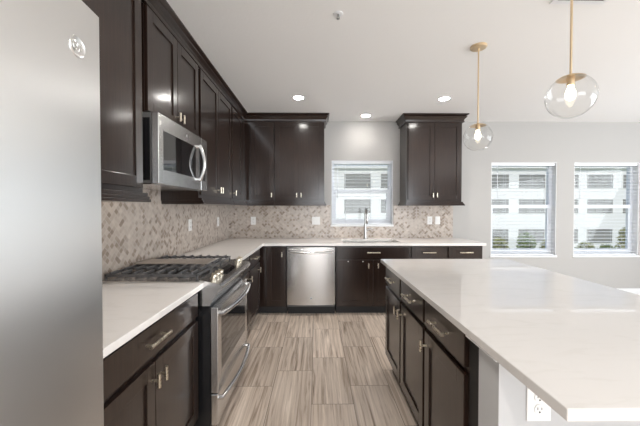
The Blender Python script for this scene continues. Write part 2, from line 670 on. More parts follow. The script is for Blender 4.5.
def knob(parent, x, z, face=-0.020):
    """T-bar knob: post and vertical bar."""
    bm = BM()
    tube(bm, [(x, face + 0.001, z), (x, face - 0.030, z)], 0.006, 10)
    tube(bm, [(x, face - 0.032, z - 0.030), (x, face - 0.032, z + 0.030)], 0.0075, 12)
    return obj('knob', bm, M_NICKEL, parent)


def pull(parent, x, z, half=0.083, face=-0.020):
    bm = BM()
    for s in (-1, 1):
        tube(bm, [(x + s * (half - 0.022), face + 0.001, z), (x + s * (half - 0.022), face - 0.028, z)], 0.006, 10)
    tube(bm, [(x - half, face - 0.031, z), (x + half, face - 0.031, z)], 0.0078, 12)
    return obj('handle', bm, M_NICKEL, parent)


def add_door(t, x0, x1, z0, z1, knob_x=None, knob_z=None, st=0.062):
    d = obj('door', shaker(x1 - x0, z1 - z0, st=st), M_WOOD, t, loc=((x0 + x1) / 2, 0, z0))
    if knob_x is not None:
        knob(d, knob_x - (x0 + x1) / 2, knob_z - z0)
    return d


def add_drawer(t, x0, x1, z0, z1, handle=True, hx=None):
    w, h = x1 - x0, z1 - z0
    bm = BM()
    box(bm, -w / 2, w / 2, -0.020, 0, 0, h, 0.0018)
    d = obj('drawer', bm, M_WOOD, t, loc=((x0 + x1) / 2, 0, z0))
    if handle:
        pull(d, (hx - (x0 + x1) / 2) if hx is not None else 0, h / 2 + 0.002, half=min(0.083, w * 0.2 + 0.0))
    return d


def base_cab(name, label, loc, rotz, width, drawers, doors, depth=0.60, group=None, kick=True, cavity=None):
    """x 0..width, front frame at y=0, body behind, top at 0.882."""
    t = thing(name, label, 'cabinet', loc, rotz, group)
    bm = BM()
    if cavity:
        a, b_, zc = cavity
        box(bm, 0, width, 0, depth, 0.105, zc)
        box(bm, 0, a, 0, depth, zc, 0.882)
        box(bm, b_, width, 0, depth, zc, 0.882)
        box(bm, a, b_, 0, 0.035, zc, 0.882)
    else:
        box(bm, 0, width, 0, depth, 0.105, 0.882)
    obj('cabinet_body', bm, M_WOOD, t)
    if kick:
        obj('toe_kick', box(BM(), 0, width, 0.065, depth, 0, 0.105), M_KICK, t)
    for d in drawers:
        add_drawer(t, *d)
    for d in doors:
        add_door(t, *d)
    return t


ZD0, ZD1, ZT1 = 0.125, 0.700, 0.862      # door bottom, door top, drawer top
ZDR = 0.728                              # drawer bottom
FX = -0.697                              # door face plane of the left run
FXF = FX - 0.020                         # frame plane of the left run
KZ = ZD1 - 0.068
R90 = PI / 2

# left run, between refrigerator and range: x local -> +Y world
y0 = 0.80
w = 0.965
s = 1.29 - y0
base_cab('base_cabinet', 'dark base cabinet with two doors and wide drawer between refrigerator and range', (FXF, y0, 0), R90, w,
         [(0.022, w - 0.012, ZDR, ZT1, True, s - 0.005)],
         [(0.022, s - 0.002, ZD0, ZD1, s - 0.030, KZ), (s + 0.002, w - 0.012, ZD0, ZD1, s + 0.030, KZ)], depth=0.59)
# left run beyond the range
base_cab('base_cabinet', 'dark base cabinet with one door and drawer just beyond the range', (FXF, 2.575, 0), R90, 0.535,
         [(0.012, 0.523, ZDR, ZT1)], [(0.012, 0.523, ZD0, ZD1, 0.492, KZ)], depth=0.59)
base_cab('base_cabinet', 'dark base cabinet on left wall nearest the corner, knob at far side', (FXF, 3.112, 0), R90, 0.56,
         [(0.012, 0.548, ZDR, ZT1)], [(0.012, 0.548, ZD0, ZD1, 0.425, KZ)], depth=0.59)

# back run
FY = 3.785                 # door face plane
FYF = FY + 0.020
base_cab('corner_cabinet', 'dark corner base cabinet with full-height door left of dishwasher', (XL + 0.005, FYF, 0), 0, 0.92,
         [], [(0.672, 0.913, ZD0, ZT1, 0.868, 0.775)], depth=0.60)
base_cab('sink_cabinet', 'wide dark sink base cabinet with centred pull under the window', (0.245, FYF, 0), 0, 0.935,
         [(0.012, 0.925, ZDR, ZT1)],
         [(0.012, 0.466, ZD0, ZD1, 0.405, KZ), (0.470, 0.925, ZD0, ZD1, 0.526, KZ)], depth=0.60, cavity=(0.08, 0.86, 0.68))
for cx, lab in ((1.182, 'dark drawer base cabinet right of the sink base, pull beside the island corner'),
                (1.652, 'dark drawer base cabinet at the right end of back counter')):
    base_cab('drawer_cabinet', lab, (cx, FYF, 0), 0, 0.468 if cx < 1.5 else 0.462,
             [(0.020, 0.452, ZDR, ZT1)], [(0.020, 0.452, ZD0, ZD1, 0.05, KZ)], depth=0.60)
# two small white catches on the left sink door
sd = [o for o in bpy.data.objects if o.name == 'sink_cabinet'][0]
ld = [c for c in sd.children if c.name.startswith('door')][0]
for xx in (0.395, 0.582):
    bm = BM()
    lathe(bm, [(0, -0.006), (0.006, -0.004), (0.007, 0.0), (0, 0.0)], (xx - 0.245 - 0.239, -0.026 + 0.006, ZD1 - ZD0 - 0.018), 12, 'Y')
    o = obj('catch', bm, M_PLATE, ld)
    o['label'] = 'small white catch at top of the door'

# dishwasher
dw = thing('dishwasher', 'stainless steel dishwasher with curved bar handle under the back counter', 'dishwasher', (-0.075, FYF, 0))
obj('casing', box(BM(), -0.305, 0.305, 0.005, 0.58, 0.10, 0.868), M_GREY, dw)
bm = BM()
# gently bowed door
n = 16
for k in range(n):
    pass
pts = []
hw = 0.303
for k in range(n + 1):
    x = -hw + 2 * hw * k / n
    pts.append((x, -0.030 - 0.014 * (1 - (x / hw) ** 2)))
prism(bm, pts + [(hw, 0.004), (-hw, 0.004)], 'Z', 0.135, 0.866)
for f in bm.faces:
    f.smooth = len(f.verts) == 4 and abs(f.normal.z) < 0.5
dd = obj('door', bm, M_DW, dw)
bm = BM()
box(bm, -0.285, 0.285, -0.052, -0.036, 0.838, 0.848, 0.003)
obj('vent_strip', bm, M_STEEL, dw)
bm = BM()
hp = [(-0.27 + 0.54 * k / 12, -0.050 - 0.026 * math.sin(PI * k / 12), 0.806 - 0.010 * math.sin(PI * k / 12)) for k in range(13)]
tube(bm, hp, 0.011, 12)
for s_ in (-1, 1):
    tube(bm, [(s_ * 0.262, -0.030, 0.806), (s_ * 0.262, -0.052, 0.806)], 0.011, 10)
obj('handle', bm, M_STEEL, dw)
bm = BM()
lathe(bm, [(0, -0.003), (0.010, -0.003), (0.012, 0), (0, 0)], (0.0, -0.0445, 0.222), 20, 'Y')
obj('badge', bm, M_LOGO, dw)
obj('toe_kick', box(BM(), -0.303, 0.303, 0.050, 0.58, 0, 0.10), M_KICK, dw)


# ------------------------------------------------------------------ worktops
ZB = 0.882
ct = BM()
box(ct, XL + 0.011, -0.675, 0.735, 1.785, ZB + 0.001, 0.914, 0.003)
tag(obj('countertop', ct, M_QUARTZ), 'short white quartz countertop between refrigerator and range', 'countertop')
ct = BM()
# L shaped counter with the sink cut out: built from strips
SX0, SX1, SY0, SY1 = 0.345, 1.085, 3.88, 4.25
z0, z1 = ZB + 0.001, 0.914
xs = [XL + 0.011, -0.675, SX0, SX1, 2.14]
ys = [2.560, 3.760, SY0, SY1, YB - 0.011]
verts = {}


def V(bm, x, y, z):
    k = (round(x, 4), round(y, 4), round(z, 4))
    if k not in verts:
        verts[k] = bm.verts.new((x, y, z))
    return verts[k]


cells = set()
for i in range(4):
    for j in range(4):
        if j == 0 and i > 0:
            continue
        if i == 2 and j == 2:
            continue
        cells.add((i, j))
for (i, j) in cells:
    a, b_, c, d = xs[i], xs[i + 1], ys[j], ys[j + 1]
    ct.faces.new((V(ct, a, c, z1), V(ct, b_, c, z1), V(ct, b_, d, z1), V(ct, a, d, z1)))
    ct.faces.new((V(ct, a, d, z0), V(ct, b_, d, z0), V(ct, b_, c, z0), V(ct, a, c, z0)))
    for (di, dj, p, q) in ((-1, 0, (a, d), (a, c)), (1, 0, (b_, c), (b_, d)), (0, -1, (a, c), (b_, c)), (0, 1, (b_, d), (a, d))):
        if (i + di, j + dj) not in cells:
            ct.faces.new((V(ct, p[0], p[1], z0), V(ct, q[0], q[1], z0), V(ct, q[0], q[1], z1), V(ct, p[0], p[1], z1)))
tag(obj('countertop', ct, M_QUARTZ), 'long L-shaped white quartz countertop around the corner, holding the sink', 'countertop')
verts.clear()
IX0, IX1, IY0, IY1 = 0.556, 1.658, 0.653, 2.613
tag(obj('countertop', box(BM(), IX0, IX1, IY0, IY1, 0.884, 0.914, 0.003), M_QUARTZ2),
    'big glossy white quartz island countertop in the right foreground', 'countertop')

# sink
sk = thing('sink', 'undermount stainless kitchen sink below the window', 'sink', ((SX0 + SX1) / 2, (SY0 + SY1) / 2, 0.69))
bm = BM()
hx, hy = (SX1 - SX0) / 2 + 0.006, (SY1 - SY0) / 2 + 0.006
box(bm, -hx, hx, -hy, hy, 0, 0.006)
for a in ((-hx, -hx + 0.005, -hy, hy), (hx - 0.005, hx, -hy, hy), (-hx, hx, -hy, -hy + 0.005), (-hx, hx, hy - 0.005, hy)):
    box(bm, *a, 0.006, 0.1915)
obj('basin', bm, M_STEEL, sk)
bm = BM()
lathe(bm, [(0.0, 0.0065), (0.02, 0.0065), (0.044, 0.011), (0.048, 0.0065), (0.048, 0.006)], (0, 0.03, 0), 24)
obj('drain', bm, M_CHROME, sk)

# faucet
fa = thing('faucet', 'tall stainless pull-down faucet behind the sink', 'faucet', (0.695, 4.315, 0.914))
bm = BM()
lathe(bm, [(0, 0.0), (0.030, 0.0), (0.030, 0.006), (0.022, 0.012), (0.0195, 0.03), (0.0185, 0.21), (0.0145, 0.215), (0, 0.215)], (0, 0, 0), 24)
obj('body', bm, M_FAUCET, fa)
bm = BM()
gp = [(0, 0, 0.21), (0, 0, 0.36)]
for k in range(1, 13):
    a = PI * k / 12
    gp.append((0, -0.075 + 0.075 * math.cos(a), 0.36 + 0.075 * math.sin(a)))
gp.append((0, -0.15, 0.33))
tube(bm, gp, 0.0115, 14)
obj('spout', bm, M_FAUCET, fa)
bm = BM()
tube(bm, [(0, -0.15, 0.335), (0, -0.15, 0.30), (0, -0.15, 0.235), (0, -0.15, 0.225)], [0.013, 0.0165, 0.0175, 0.014], 16)
obj('spray_head', bm, M_FAUCET, fa)
bm = BM()
tube(bm, [(0.015, 0, 0.125), (0.042, 0, 0.125)], 0.011, 12)
tube(bm, [(0.036, 0, 0.125), (0.060, 0, 0.142), (0.105, 0, 0.150)], [0.007, 0.006, 0.005], 10)
obj('lever', bm, M_FAUCET, fa)


# ------------------------------------------------------------------ upper cabinets
ZU0, ZUD0, ZUD1, ZUT = 1.445, 1.473, 2.528, 2.55
CRZ = 2.545
UF = -0.975               # upper door face, left run
UFF = UF - 0.020          # frame plane, left run
UD = abs(XL - UFF) - 0.001
UY = 4.10                 # upper door face, back run
UYF = UY + 0.020
UDB = YB - UYF - 0.001


def light_rail(t, x0, x1, depth, z0=ZU, z1=ZU0, left=False, right=False):
    """Stepped moulding under an upper cabinet."""
    bm = BM()
    pl = 0.028
    xa = x0 - (pl if left else 0)
    xb = x1 + (pl if right else 0)
    box(bm, x0 - (0.010 if left else 0), x1 + (0.010 if right else 0), -0.030, depth, z0 + 0.032, z1, 0.002)
    box(bm, xa + (0.008 if left else 0), xb - (0.008 if right else 0), -0.040, depth, z0 + 0.016, z0 + 0.032, 0.002)
    box(bm, xa, xb, -0.048, depth, z0, z0 + 0.016, 0.003)
    return obj('light_rail', bm, M_WOOD, t)


def upper_cab(name, label, loc, rotz, width, depth, doors, rail_w=None, z0=ZU0, rail=True, zd0=None, group=None, rl=False, rr=False, st=0.062, knob_z=None):
    t = thing(name, label, 'cabinet', (loc[0], loc[1], z0), rotz, group)
    obj('cabinet_body', box(BM(), 0, width, 0, depth, 0, CRZ - 0.013 - z0), M_WOOD, t)
    zd0 = ZUD0 if zd0 is None else zd0
    kz = (zd0 + 0.062 if knob_z is None else knob_z) - z0
    for (x0, x1, kx) in doors:
        add_door(t, x0, x1, zd0 - z0, ZUD1 - z0, kx, kz, st=st)
    if rail:
        light_rail(t, 0, rail_w or width, depth, ZU - z0, 0, rl, rr)
    return t


# left run
a = 0.74
upper_cab('upper_cabinet', 'dark upper cabinet beside the refrigerator, its lower edge catching window light', (UFF, a, 0), R90, 0.985, UD,
          [(0.012, 0.475, 0.447), (0.479, 0.955, None)], rr=False)
upper_cab('upper_cabinet', 'short dark two-door upper cabinet directly above the microwave', (UFF, 1.745, 0), R90, 0.765, UD,
          [(0.006, 0.378, 0.350), (0.382, 0.750, 0.410)], z0=1.915, rail=False, zd0=1.925, knob_z=1.988)
upper_cab('upper_cabinet', 'tall dark two-door upper cabinet right of the microwave', (UFF, 2.530, 0), R90, 0.935, UD,
          [(0.012, 0.466, 0.438), (0.470, 0.920, 0.498)], rl=False)
upper_cab('upper_cabinet', 'narrow dark upper cabinet on left wall meeting the corner', (UFF, 3.475, 0), R90, 0.640, UD,
          [(0.012, 0.455, 0.040)], rail_w=0.594)
# back run
upper_cab('corner_upper_cabinet', 'dark single-door upper cabinet in the corner of the back wall', (UFF + 0.002, UYF, 0), 0, 0.410, UDB,
          [(0.085, 0.404, 0.376)])
upper_cab('upper_cabinet', 'dark two-door upper cabinet left of the sink window', (-0.580, UYF, 0), 0, 0.680, UDB,
          [(0.008, 0.332, 0.304), (0.336, 0.664, 0.364)], rr=True)
rc = upper_cab('upper_cabinet', 'standalone dark two-door upper cabinet right of the sink window', (1.230, UYF, 0), 0, 0.762, UDB,
               [(0.018, 0.378, 0.352), (0.382, 0.744, 0.408)], rl=True, rr=True)


def crown_path(bm, path, prof, flip=False):
    """Sweep a profile (out, z) along a 2D path; offset to the right-hand side of travel, mitred."""
    n = len(path)
    rows = []
    for i, p in enumerate(path):
        p = Vector(p)
        d1 = (p - Vector(path[i - 1])).normalized() if i > 0 else None
        d2 = (Vector(path[i + 1]) - p).normalized() if i < n - 1 else None
        def nrm(d):
            return Vector((d.y, -d.x))
        if d1 is None:
            m = nrm(d2)
        elif d2 is None:
            m = nrm(d1)
        else:
            m = (nrm(d1) + nrm(d2))
            m = m / (m.dot(nrm(d1)))
        rows.append([bm.verts.new((p.x + m.x * o, p.y + m.y * o, z)) for o, z in prof])
    for A, B in zip(rows, rows[1:]):
        for k in range(len(prof)):
            bm.faces.new((A[k], A[(k + 1) % len(prof)], B[(k + 1) % len(prof)], B[k]))
    bm.faces.new(rows[0])
    bm.faces.new(list(reversed(rows[-1])))
    return bm


ZCR = ZC - 0.0005
prof = [(-0.022, CRZ - 0.012), (0.022, CRZ - 0.012), (0.026, CRZ + 0.002), (0.016, CRZ + 0.006), (0.018, CRZ + 0.018), (0.030, CRZ + 0.036),
        (0.046, CRZ + 0.052), (0.050, CRZ + 0.060), (0.038, CRZ + 0.068), (0.066, CRZ + 0.084), (0.066, ZCR), (-0.022, ZCR)]
prof = [(o - 0.0, z) for o, z in prof]
prof[0] = (0.001, CRZ - 0.012)
prof[-1] = (0.001, ZCR)
bm = BM()
path = [(UFF, -0.30), (UFF, UYF), (0.102, UYF), (0.102, YB - 0.002)]
# heading +Y with room to the right (east), then east with room to the south
crown_path(bm, path, prof)
tag(obj('crown_moulding', bm, M_WOOD), 'dark crown moulding running round the corner along the ceiling above the left cabinets', 'moulding')
bm = BM()
crown_path(bm, [(-0.001, UDB), (-0.001, 0), (0.763, 0), (0.763, UDB)], [(o, z - ZU0) for o, z in prof])
obj('crown_moulding', bm, M_WOOD, rc)
# cap pieces between cabinet tops and the ceiling
bm = BM()
box(bm, 0.02, 0.742, 0.02, UDB, CRZ - 0.012 - ZU0, ZCR - ZU0)
obj('top_filler', bm, M_WOOD, rc)

# over-refrigerator cabinet (outside the picture to the left) carries the near end of the moulding
upper_cab('upper_cabinet', 'dark upper cabinet over the refrigerator at the left edge', (UFF, -0.22, 0), R90, 0.955, UD,
          [(0.012, 0.475, 0.447), (0.479, 0.943, 0.51)], z0=1.86, rail=False, zd0=1.875)


# ------------------------------------------------------------------ refrigerator
fr = thing('refrigerator', 'large stainless steel refrigerator filling the left edge', 'refrigerator', (XL + 0.03, 0.244, 0))
obj('casing', box(BM(), 0.0, 0.735, -0.445, 0.445, 0.02, 1.765, 0.004), M_GREYMET, fr)


def bowed_door(ya, yb, z0, z1, bow=0.010, x0=0.745, x1=0.800):
    bm = BM()
    n = 28
    mid, half = (ya + yb) / 2, (yb - ya) / 2
    pts = [(x0, ya), (x1 - 0.010, ya)]
    for k in range(n + 1):
        u = -1 + 2 * k / n
        y = mid + u * (half - 0.006)
        pts.append((x1 - 0.004 + bow * (1 - abs(u) ** 5), y))
    pts += [(x1 - 0.010, yb), (x0, yb)]
    prism(bm, pts, 'Z', z0, z1)
    for f in bm.faces:
        f.normal_update()
        f.smooth = len(f.verts) == 4
    return bm


obj('door', bowed_door(-0.447, 0.447, 0.72, 1.787), M_FRIDGE, fr)
fz = obj('freezer_drawer', bowed_door(-0.447, 0.447, 0.06, 0.712), M_FRIDGE, fr)
bm = BM()
tube(bm, [(0.825, -0.36, 0.93), (0.885, -0.36, 0.96), (0.89, -0.36, 1.3), (0.885, -0.36, 1.66), (0.825, -0.36, 1.69)], 0.013, 12)
obj('handle', bm, M_STEEL, fr)
# round badge: a raised ring with a disc and a plain script-like curl
bg_y, bg_z = 0.372, 1.685
bx = 0.0
u_ = (bg_y - 0.0) / 0.441
bx = 0.796 + 0.010 * (1 - abs(u_) ** 5)
bm = BM()
lathe(bm, [(0, 0.0012), (0.017, 0.0012), (0.0185, 0.0022), (0.021, 0.0020), (0.022, 0.0), (0, -0.002)], (0, 0, 0), 36, 'X')
tube(bm, [(0.0018, -0.008 + 0.006 * math.cos(a / 6), 0.007 * math.sin(a / 6)) for a in range(0, 34)], 0.0008, 6)
tube(bm, [(0.0018, 0.007 + 0.005 * math.cos(a / 6), 0.008 * math.sin(a / 5)) for a in range(4, 34)], 0.0008, 6)
bo = obj('badge', bm, M_FRIDGE, fr, loc=(bx, bg_y, bg_z))
bo.rotation_euler = (0, 0, math.radians(2.5))
obj('hinge_cover', box(BM(), 0.60, 0.79, 0.36, 0.43, 1.7655, 1.785, 0.003), M_GREYMET, fr)
obj('base_grille', box(BM(), 0.0, 0.74, -0.44, 0.44, 0.0, 0.055), M_GREY, fr)


# ------------------------------------------------------------------ range (local x: +Y world, local y: -X world)
rg = thing('range', 'stainless slide-in gas range with black grates and curved handles', 'range', (-0.640, 1.790, 0), R90)
RW = 0.757
obj('casing', box(BM(), 0, RW, 0.0, 0.662, 0.03, 0.905), M_BLACK, rg)
obj('toe_kick', box(BM(), 0.01, RW - 0.01, 0.05, 0.6, 0, 0.03), M_KICK, rg)
# cooktop deck
bm = BM()
box(bm, -0.006, RW + 0.006, 0.055, 0.662, 0.9145, 0.924, 0.003)
box(bm, 0.0, RW, 0.055, 0.662, 0.905, 0.9145)
obj('cooktop', bm, M_STEEL, rg)
bm = BM()
box(bm, 0.025, RW - 0.025, 0.075, 0.655, 0.9242, 0.9265, 0.001)
obj('spill_tray', bm, M_STEEL, rg)
# control panel with bullnose
bm = BM()
prism(bm, [(0.060, 0.930), (-0.062, 0.905), (-0.074, 0.893), (-0.072, 0.878), (-0.050, 0.866), (0.0, 0.775), (0.060, 0.775)], 'X', -0.004, RW + 0.004)
cp = obj('control_panel', bm, M_STEEL, rg)
bm = BM()
prism(bm, [(0.040, 0.9268), (-0.030, 0.9125), (-0.030, 0.9115), (0.040, 0.9258)], 'X', 0.235, RW - 0.235)
obj('display', bm, M_BLACKGL, rg)


def range_knob(x):
    bm = BM()
    lathe(bm, [(0, 0.0), (0.024, 0.0), (0.024, 0.006), (0.0195, 0.009), (0.0185, 0.030), (0.016, 0.034), (0, 0.034)], (0, 0, 0), 22)
    box(bm, -0.0035, 0.0035, -0.018, 0.018, 0.030, 0.040, 0.001)
    o = obj('control_knob', bm, M_NICKEL, rg, loc=(x, 0.000, 0.9185))
    o.rotation_euler = (math.radians(12), 0, 0)
    return o


for x in (0.065, 0.125, 0.185, 0.63, 0.69):
    range_knob(x)
# oven door with glass
bm = BM()
dz0, dz1 = 0.245, 0.762
gx0, gx1, gz0, gz1 = 0.075, RW - 0.075, 0.355, 0.690
box(bm, 0.004, gx0, -0.045, -0.002, dz0, dz1, 0.003)
box(bm, gx1, RW - 0.004, -0.045, -0.002, dz0, dz1, 0.003)
box(bm, gx0, gx1, -0.045, -0.002, dz0, gz0)
box(bm, gx0, gx1, -0.045, -0.002, gz1, dz1)
od = obj('oven_door', bm, M_STEEL, rg)
obj('window_pane', box(BM(), gx0, gx1, -0.0445, -0.010, gz0, gz1), M_BLACKGL, od)
bm = BM()
hp = [(0.030 + (RW - 0.06) * k / 16, -0.050 - 0.052 * math.sin(PI * (0.12 + 0.76 * k / 16)), 0.722) for k in range(17)]
tube(bm, [(0.030, -0.040, 0.722)] + hp + [(RW - 0.030, -0.040, 0.722)], 0.0165, 14)
obj('handle', bm, M_STEEL, od)
bm = BM()
box(bm, 0.004, RW - 0.004, -0.042, -0.002, 0.050, 0.236, 0.003)
sdw = obj('storage_drawer', bm, M_STEEL, rg)
bm = BM()
hp = [(0.030 + (RW - 0.06) * k / 16, -0.050 - 0.045 * math.sin(PI * (0.1 + 0.8 * k / 16)), 0.205) for k in range(17)]
tube(bm, [(0.030, -0.040, 0.205)] + hp + [(RW - 0.030, -0.040, 0.205)], 0.0135, 14)
obj('handle', bm, M_STEEL, sdw)


def grate(x0, x1, y0, y1, nf):
    bm = BM()
    zt = 0.962
    t_ = 0.011
    for (a_, b_, c_, d_) in ((x0, x1, y0, y0 + t_), (x0, x1, y1 - t_, y1), (x0, x0 + t_, y0, y1), (x1 - t_, x1, y0, y1)):
        box(bm, a_, b_, c_, d_, zt - 0.020, zt - 0.004, 0.002)
    for k in range(nf):
        y = y0 + (y1 - y0) * (k + 0.5) / nf
        for (a_, b_) in ((x0, x0 + (x1 - x0) * 0.40), (x1 - (x1 - x0) * 0.40, x1)):
            box(bm, a_, b_, y - 0.0065, y + 0.0065, zt - 0.010, zt + 0.008, 0.003)
    box(bm, x0, x1, (y0 + y1) / 2 - 0.006, (y0 + y1) / 2 + 0.006, zt - 0.016, zt - 0.002, 0.002)
    for (px, py) in ((x0, y0), (x1 - t_, y0), (x0, y1 - t_), (x1 - t_, y1 - t_)):
        box(bm, px, px + t_, py, py + t_, 0.9266, zt - 0.004, 0.001)
    return obj('burner_grate', bm, M_IRON, rg)


g0, g1 = 0.085, 0.645
grate(0.030, 0.262, g0, g1, 8)
grate(0.268, 0.489, g0, g1, 8)
grate(0.495, RW - 0.030, g0, g1, 8)
bm = BM()
box(bm, 0.285, 0.472, 0.115, 0.620, 0.9705, 0.979, 0.004)
obj('griddle', bm, M_GRIDDLE, rg)
for (x, y, r) in ((0.145, 0.22, 0.045), (0.145, 0.49, 0.035), (0.61, 0.22, 0.045), (0.61, 0.49, 0.035), (0.378, 0.36, 0.04)):
    bm = BM()
    lathe(bm, [(0, 0.0), (r, 0.0), (r, 0.006), (r * 0.8, 0.008), (r * 0.8, 0.014), (r * 0.7, 0.018), (0, 0.018)], (x, y, 0.9267), 24)
    obj('burner', bm, M_IRON, rg)

# ------------------------------------------------------------------ microwave (same local frame)
mw = thing('microwave', 'stainless over-the-range microwave hung above the gas range', 'microwave', (-0.911, 1.742, 1.502), R90)
MW = 0.760
MH = 0.409
MD = abs(XL + 0.911) - 0.011
obj('casing', box(BM(), 0, MW, 0.045, MD, 0.004, MH), M_GREY, mw)
obj('side_vent', box(BM(), -0.002, 0, 0.050, 0.10, 0.02, MH - 0.03), M_BLACK, mw)
bm = BM()
mx0, mx1, mz0, mz1 = 0.055, 0.535, 0.085, 0.318
box(bm, 0, mx0, 0.0, 0.043, 0.0, MH, 0.003)
box(bm, 0.635, MW, 0.0, 0.043, 0.0, MH, 0.003)
box(bm, mx1, 0.635, 0.002, 0.043, 0.0, MH)
box(bm, mx0, mx1, 0.0, 0.043, 0.0, mz0)
box(bm, mx0, 0.635, 0.0, 0.043, mz1, MH)
md = obj('door', bm, M_STEEL, mw)
obj('window_pane', box(BM(), mx0, mx1, 0.0015, 0.042, mz0, mz1), M_BLACKGL, md)
obj('control_strip', box(BM(), 0.600, 0.715, -0.0015, 0.03, 0.075, mz1 + 0.006), M_BLACKGL, mw)
for hx_ in (0.560, 0.735):
    bm = BM()
    s_ = 0.012 if hx_ < 0.6 else 0.012
    hp = [(hx_ , -0.010 - 0.036 * math.sin(PI * k / 10), 0.065 + 0.27 * k / 10) for k in range(11)]
    if hx_ > 0.6:
        bm.free()
        continue
    hp = [(0.575, -0.012, 0.070)] + [(0.575 - 0.006 * math.sin(PI * k / 10), -0.018 - 0.034 * math.sin(PI * k / 10), 0.075 + 0.255 * k / 10) for k in range(11)] + [(0.575, -0.012, 0.335)]
    tube(bm, hp, 0.011, 12)
    for zz in (0.078, 0.327):
        tube(bm, [(0.575, 0.001, zz), (0.575, -0.022, zz)], 0.012, 10)
    obj('handle', bm, M_STEEL, md)
bm = BM()
lathe(bm, [(0, -0.002), (0.009, -0.002), (0.010, 0), (0, 0)], (0.38, -0.0005, 0.362), 20, 'Y')
obj('badge', bm, M_LOGO, mw)
obj('underside_panel', box(BM(), 0.01, MW - 0.01, 0.05, MD - 0.01, -0.003, 0.004), M_STEEL, mw)
lamp_o = obj('cooktop_lamp', box(BM(), 0.10, 0.17, 0.24, 0.29, -0.0045, -0.003), M_HOOD, mw)

# ------------------------------------------------------------------ island
for k, (yf, lab, kside) in enumerate(((2.535, 'dark island cabinet at the far end of the island, nearest the sink', 'r'),
                                      (2.075, 'middle dark island cabinet with a drawer pull above its single knob door', 'l'),
                                      (1.615, 'nearest dark island cabinet beside the white island end wall', 'l'))):
    # local x -> -Y world
    kx = 0.395 if kside == 'r' else 0.045
    base_cab('island_cabinet', lab, (0.600, yf, 0), -R90, 0.459,
             [(0.014, 0.445, 0.730, 0.866)], [(0.014, 0.445, ZD0, ZD1, kx if kside == 'l' else 0.418, KZ)], depth=0.60, group=None)
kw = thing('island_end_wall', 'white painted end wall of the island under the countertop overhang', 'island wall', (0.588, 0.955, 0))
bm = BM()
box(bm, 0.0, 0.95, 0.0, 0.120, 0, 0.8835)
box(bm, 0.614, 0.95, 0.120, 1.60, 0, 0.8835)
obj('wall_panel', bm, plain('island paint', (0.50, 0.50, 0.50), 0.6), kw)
bm = BM()
box(bm, -0.012, -0.0005, -0.0005, 0.196, 0.862, 0.8835, 0.002)
obj('pale_strip', bm, M_TRIM, kw)  # thin white strip under the slab along the end wall
obj('filler_panel', box(BM(), 0.008, 0.60, 0.1215, 0.198, 0.0, 0.8835), M_KICK, kw)


# ------------------------------------------------------------------ outlets
def outlet(label, loc, rotz, kind='duplex', w=0.072, h=0.118):
    t = thing('wall_outlet' if kind == 'duplex' else 'light_switch', label, 'outlet' if kind == 'duplex' else 'switch', loc, rotz)
    obj('cover_plate', box(BM(), -w / 2, w / 2, -0.006, 0, -h / 2, h / 2, 0.002), M_PLATE, t)
    cols = [0] if w < 0.1 else [-0.023, 0.023]
    for cx in cols:
        if kind == 'duplex':
            for s_ in (-1, 1):
                bm = BM()
                tube(bm, [(cx, -0.0055, s_ * 0.0195), (cx, -0.0085, s_ * 0.0195)], 0.0165, 24)
                so = obj('socket', bm, M_PLATE, t)
                sl = BM()
                box(sl, cx - 0.0075, cx - 0.0055, -0.0090, -0.0084, s_ * 0.0195 - 0.001, s_ * 0.0195 + 0.008)
                box(sl, cx + 0.0055, cx + 0.0075, -0.0090, -0.0084, s_ * 0.0195 - 0.001, s_ * 0.0195 + 0.007)
                tube(sl, [(cx, -0.0084, s_ * 0.0195 - 0.008), (cx, -0.0090, s_ * 0.0195 - 0.008)], 0.0028, 12)
                obj('slots', sl, M_SLOT, so)
        else:
            obj('rocker', box(BM(), cx - 0.016, cx + 0.016, -0.009, -0.005, -0.033, 0.033, 0.002), M_PLATE, t)
    return t


yb_ = YB - tk
outlet('white outlet on the back tiles left of the dishwasher, under the corner cabinet', (-0.94, yb_, 1.172), 0)
outlet('double-wide white switch plate on the back tiles just left of the sink window', (-0.015, yb_, 1.172), 0, 'switch', w=0.118)
outlet('white outlet on tiles under the right upper cabinet, the left of two', (1.675, yb_, 1.176), 0)
outlet('white switch on tiles under the right upper cabinet, the right of two', (1.792, yb_, 1.176), 0, 'switch')
xl_ = XL + tk
outlet('white outlet on the left wall tiles right above the range', (xl_, 3.09, 1.185), R90)
outlet('white outlet on the left wall tiles near the corner', (xl_, 3.96, 1.180), R90)
outlet('white duplex outlet on the island end wall under the countertop', (0.716, 0.955, 0.731), 0, w=0.078, h=0.118)


# ------------------------------------------------------------------ ceiling fittings
def downlight(label, x, y, p=22):
    t = thing('recessed_downlight', label, 'ceiling light', (x, y, ZC), 0, 'recessed downlights')
    bm = BM()
    lathe(bm, [(0.056, -0.001), (0.060, -0.004), (0.078, -0.003), (0.080, 0.0), (0.056, 0.0), (0.056, -0.001)], (0, 0, 0), 36)
    obj('trim_ring', bm, M_TRIM, t)
    bm = BM()
    lathe(bm, [(0, -0.002), (0.056, -0.002), (0.056, 0.0), (0, 0.0)], (0, 0, 0), 36)
    obj('lens', bm, M_LED, t)
    lamp('downlight_lamp', 'SPOT', (0, 0, -0.012), (0, 0, 0), p, (1.0, 0.95, 0.89), spot_size=math.radians(145), spot_blend=0.8,
         shadow_soft_size=0.05).parent = t
    return t


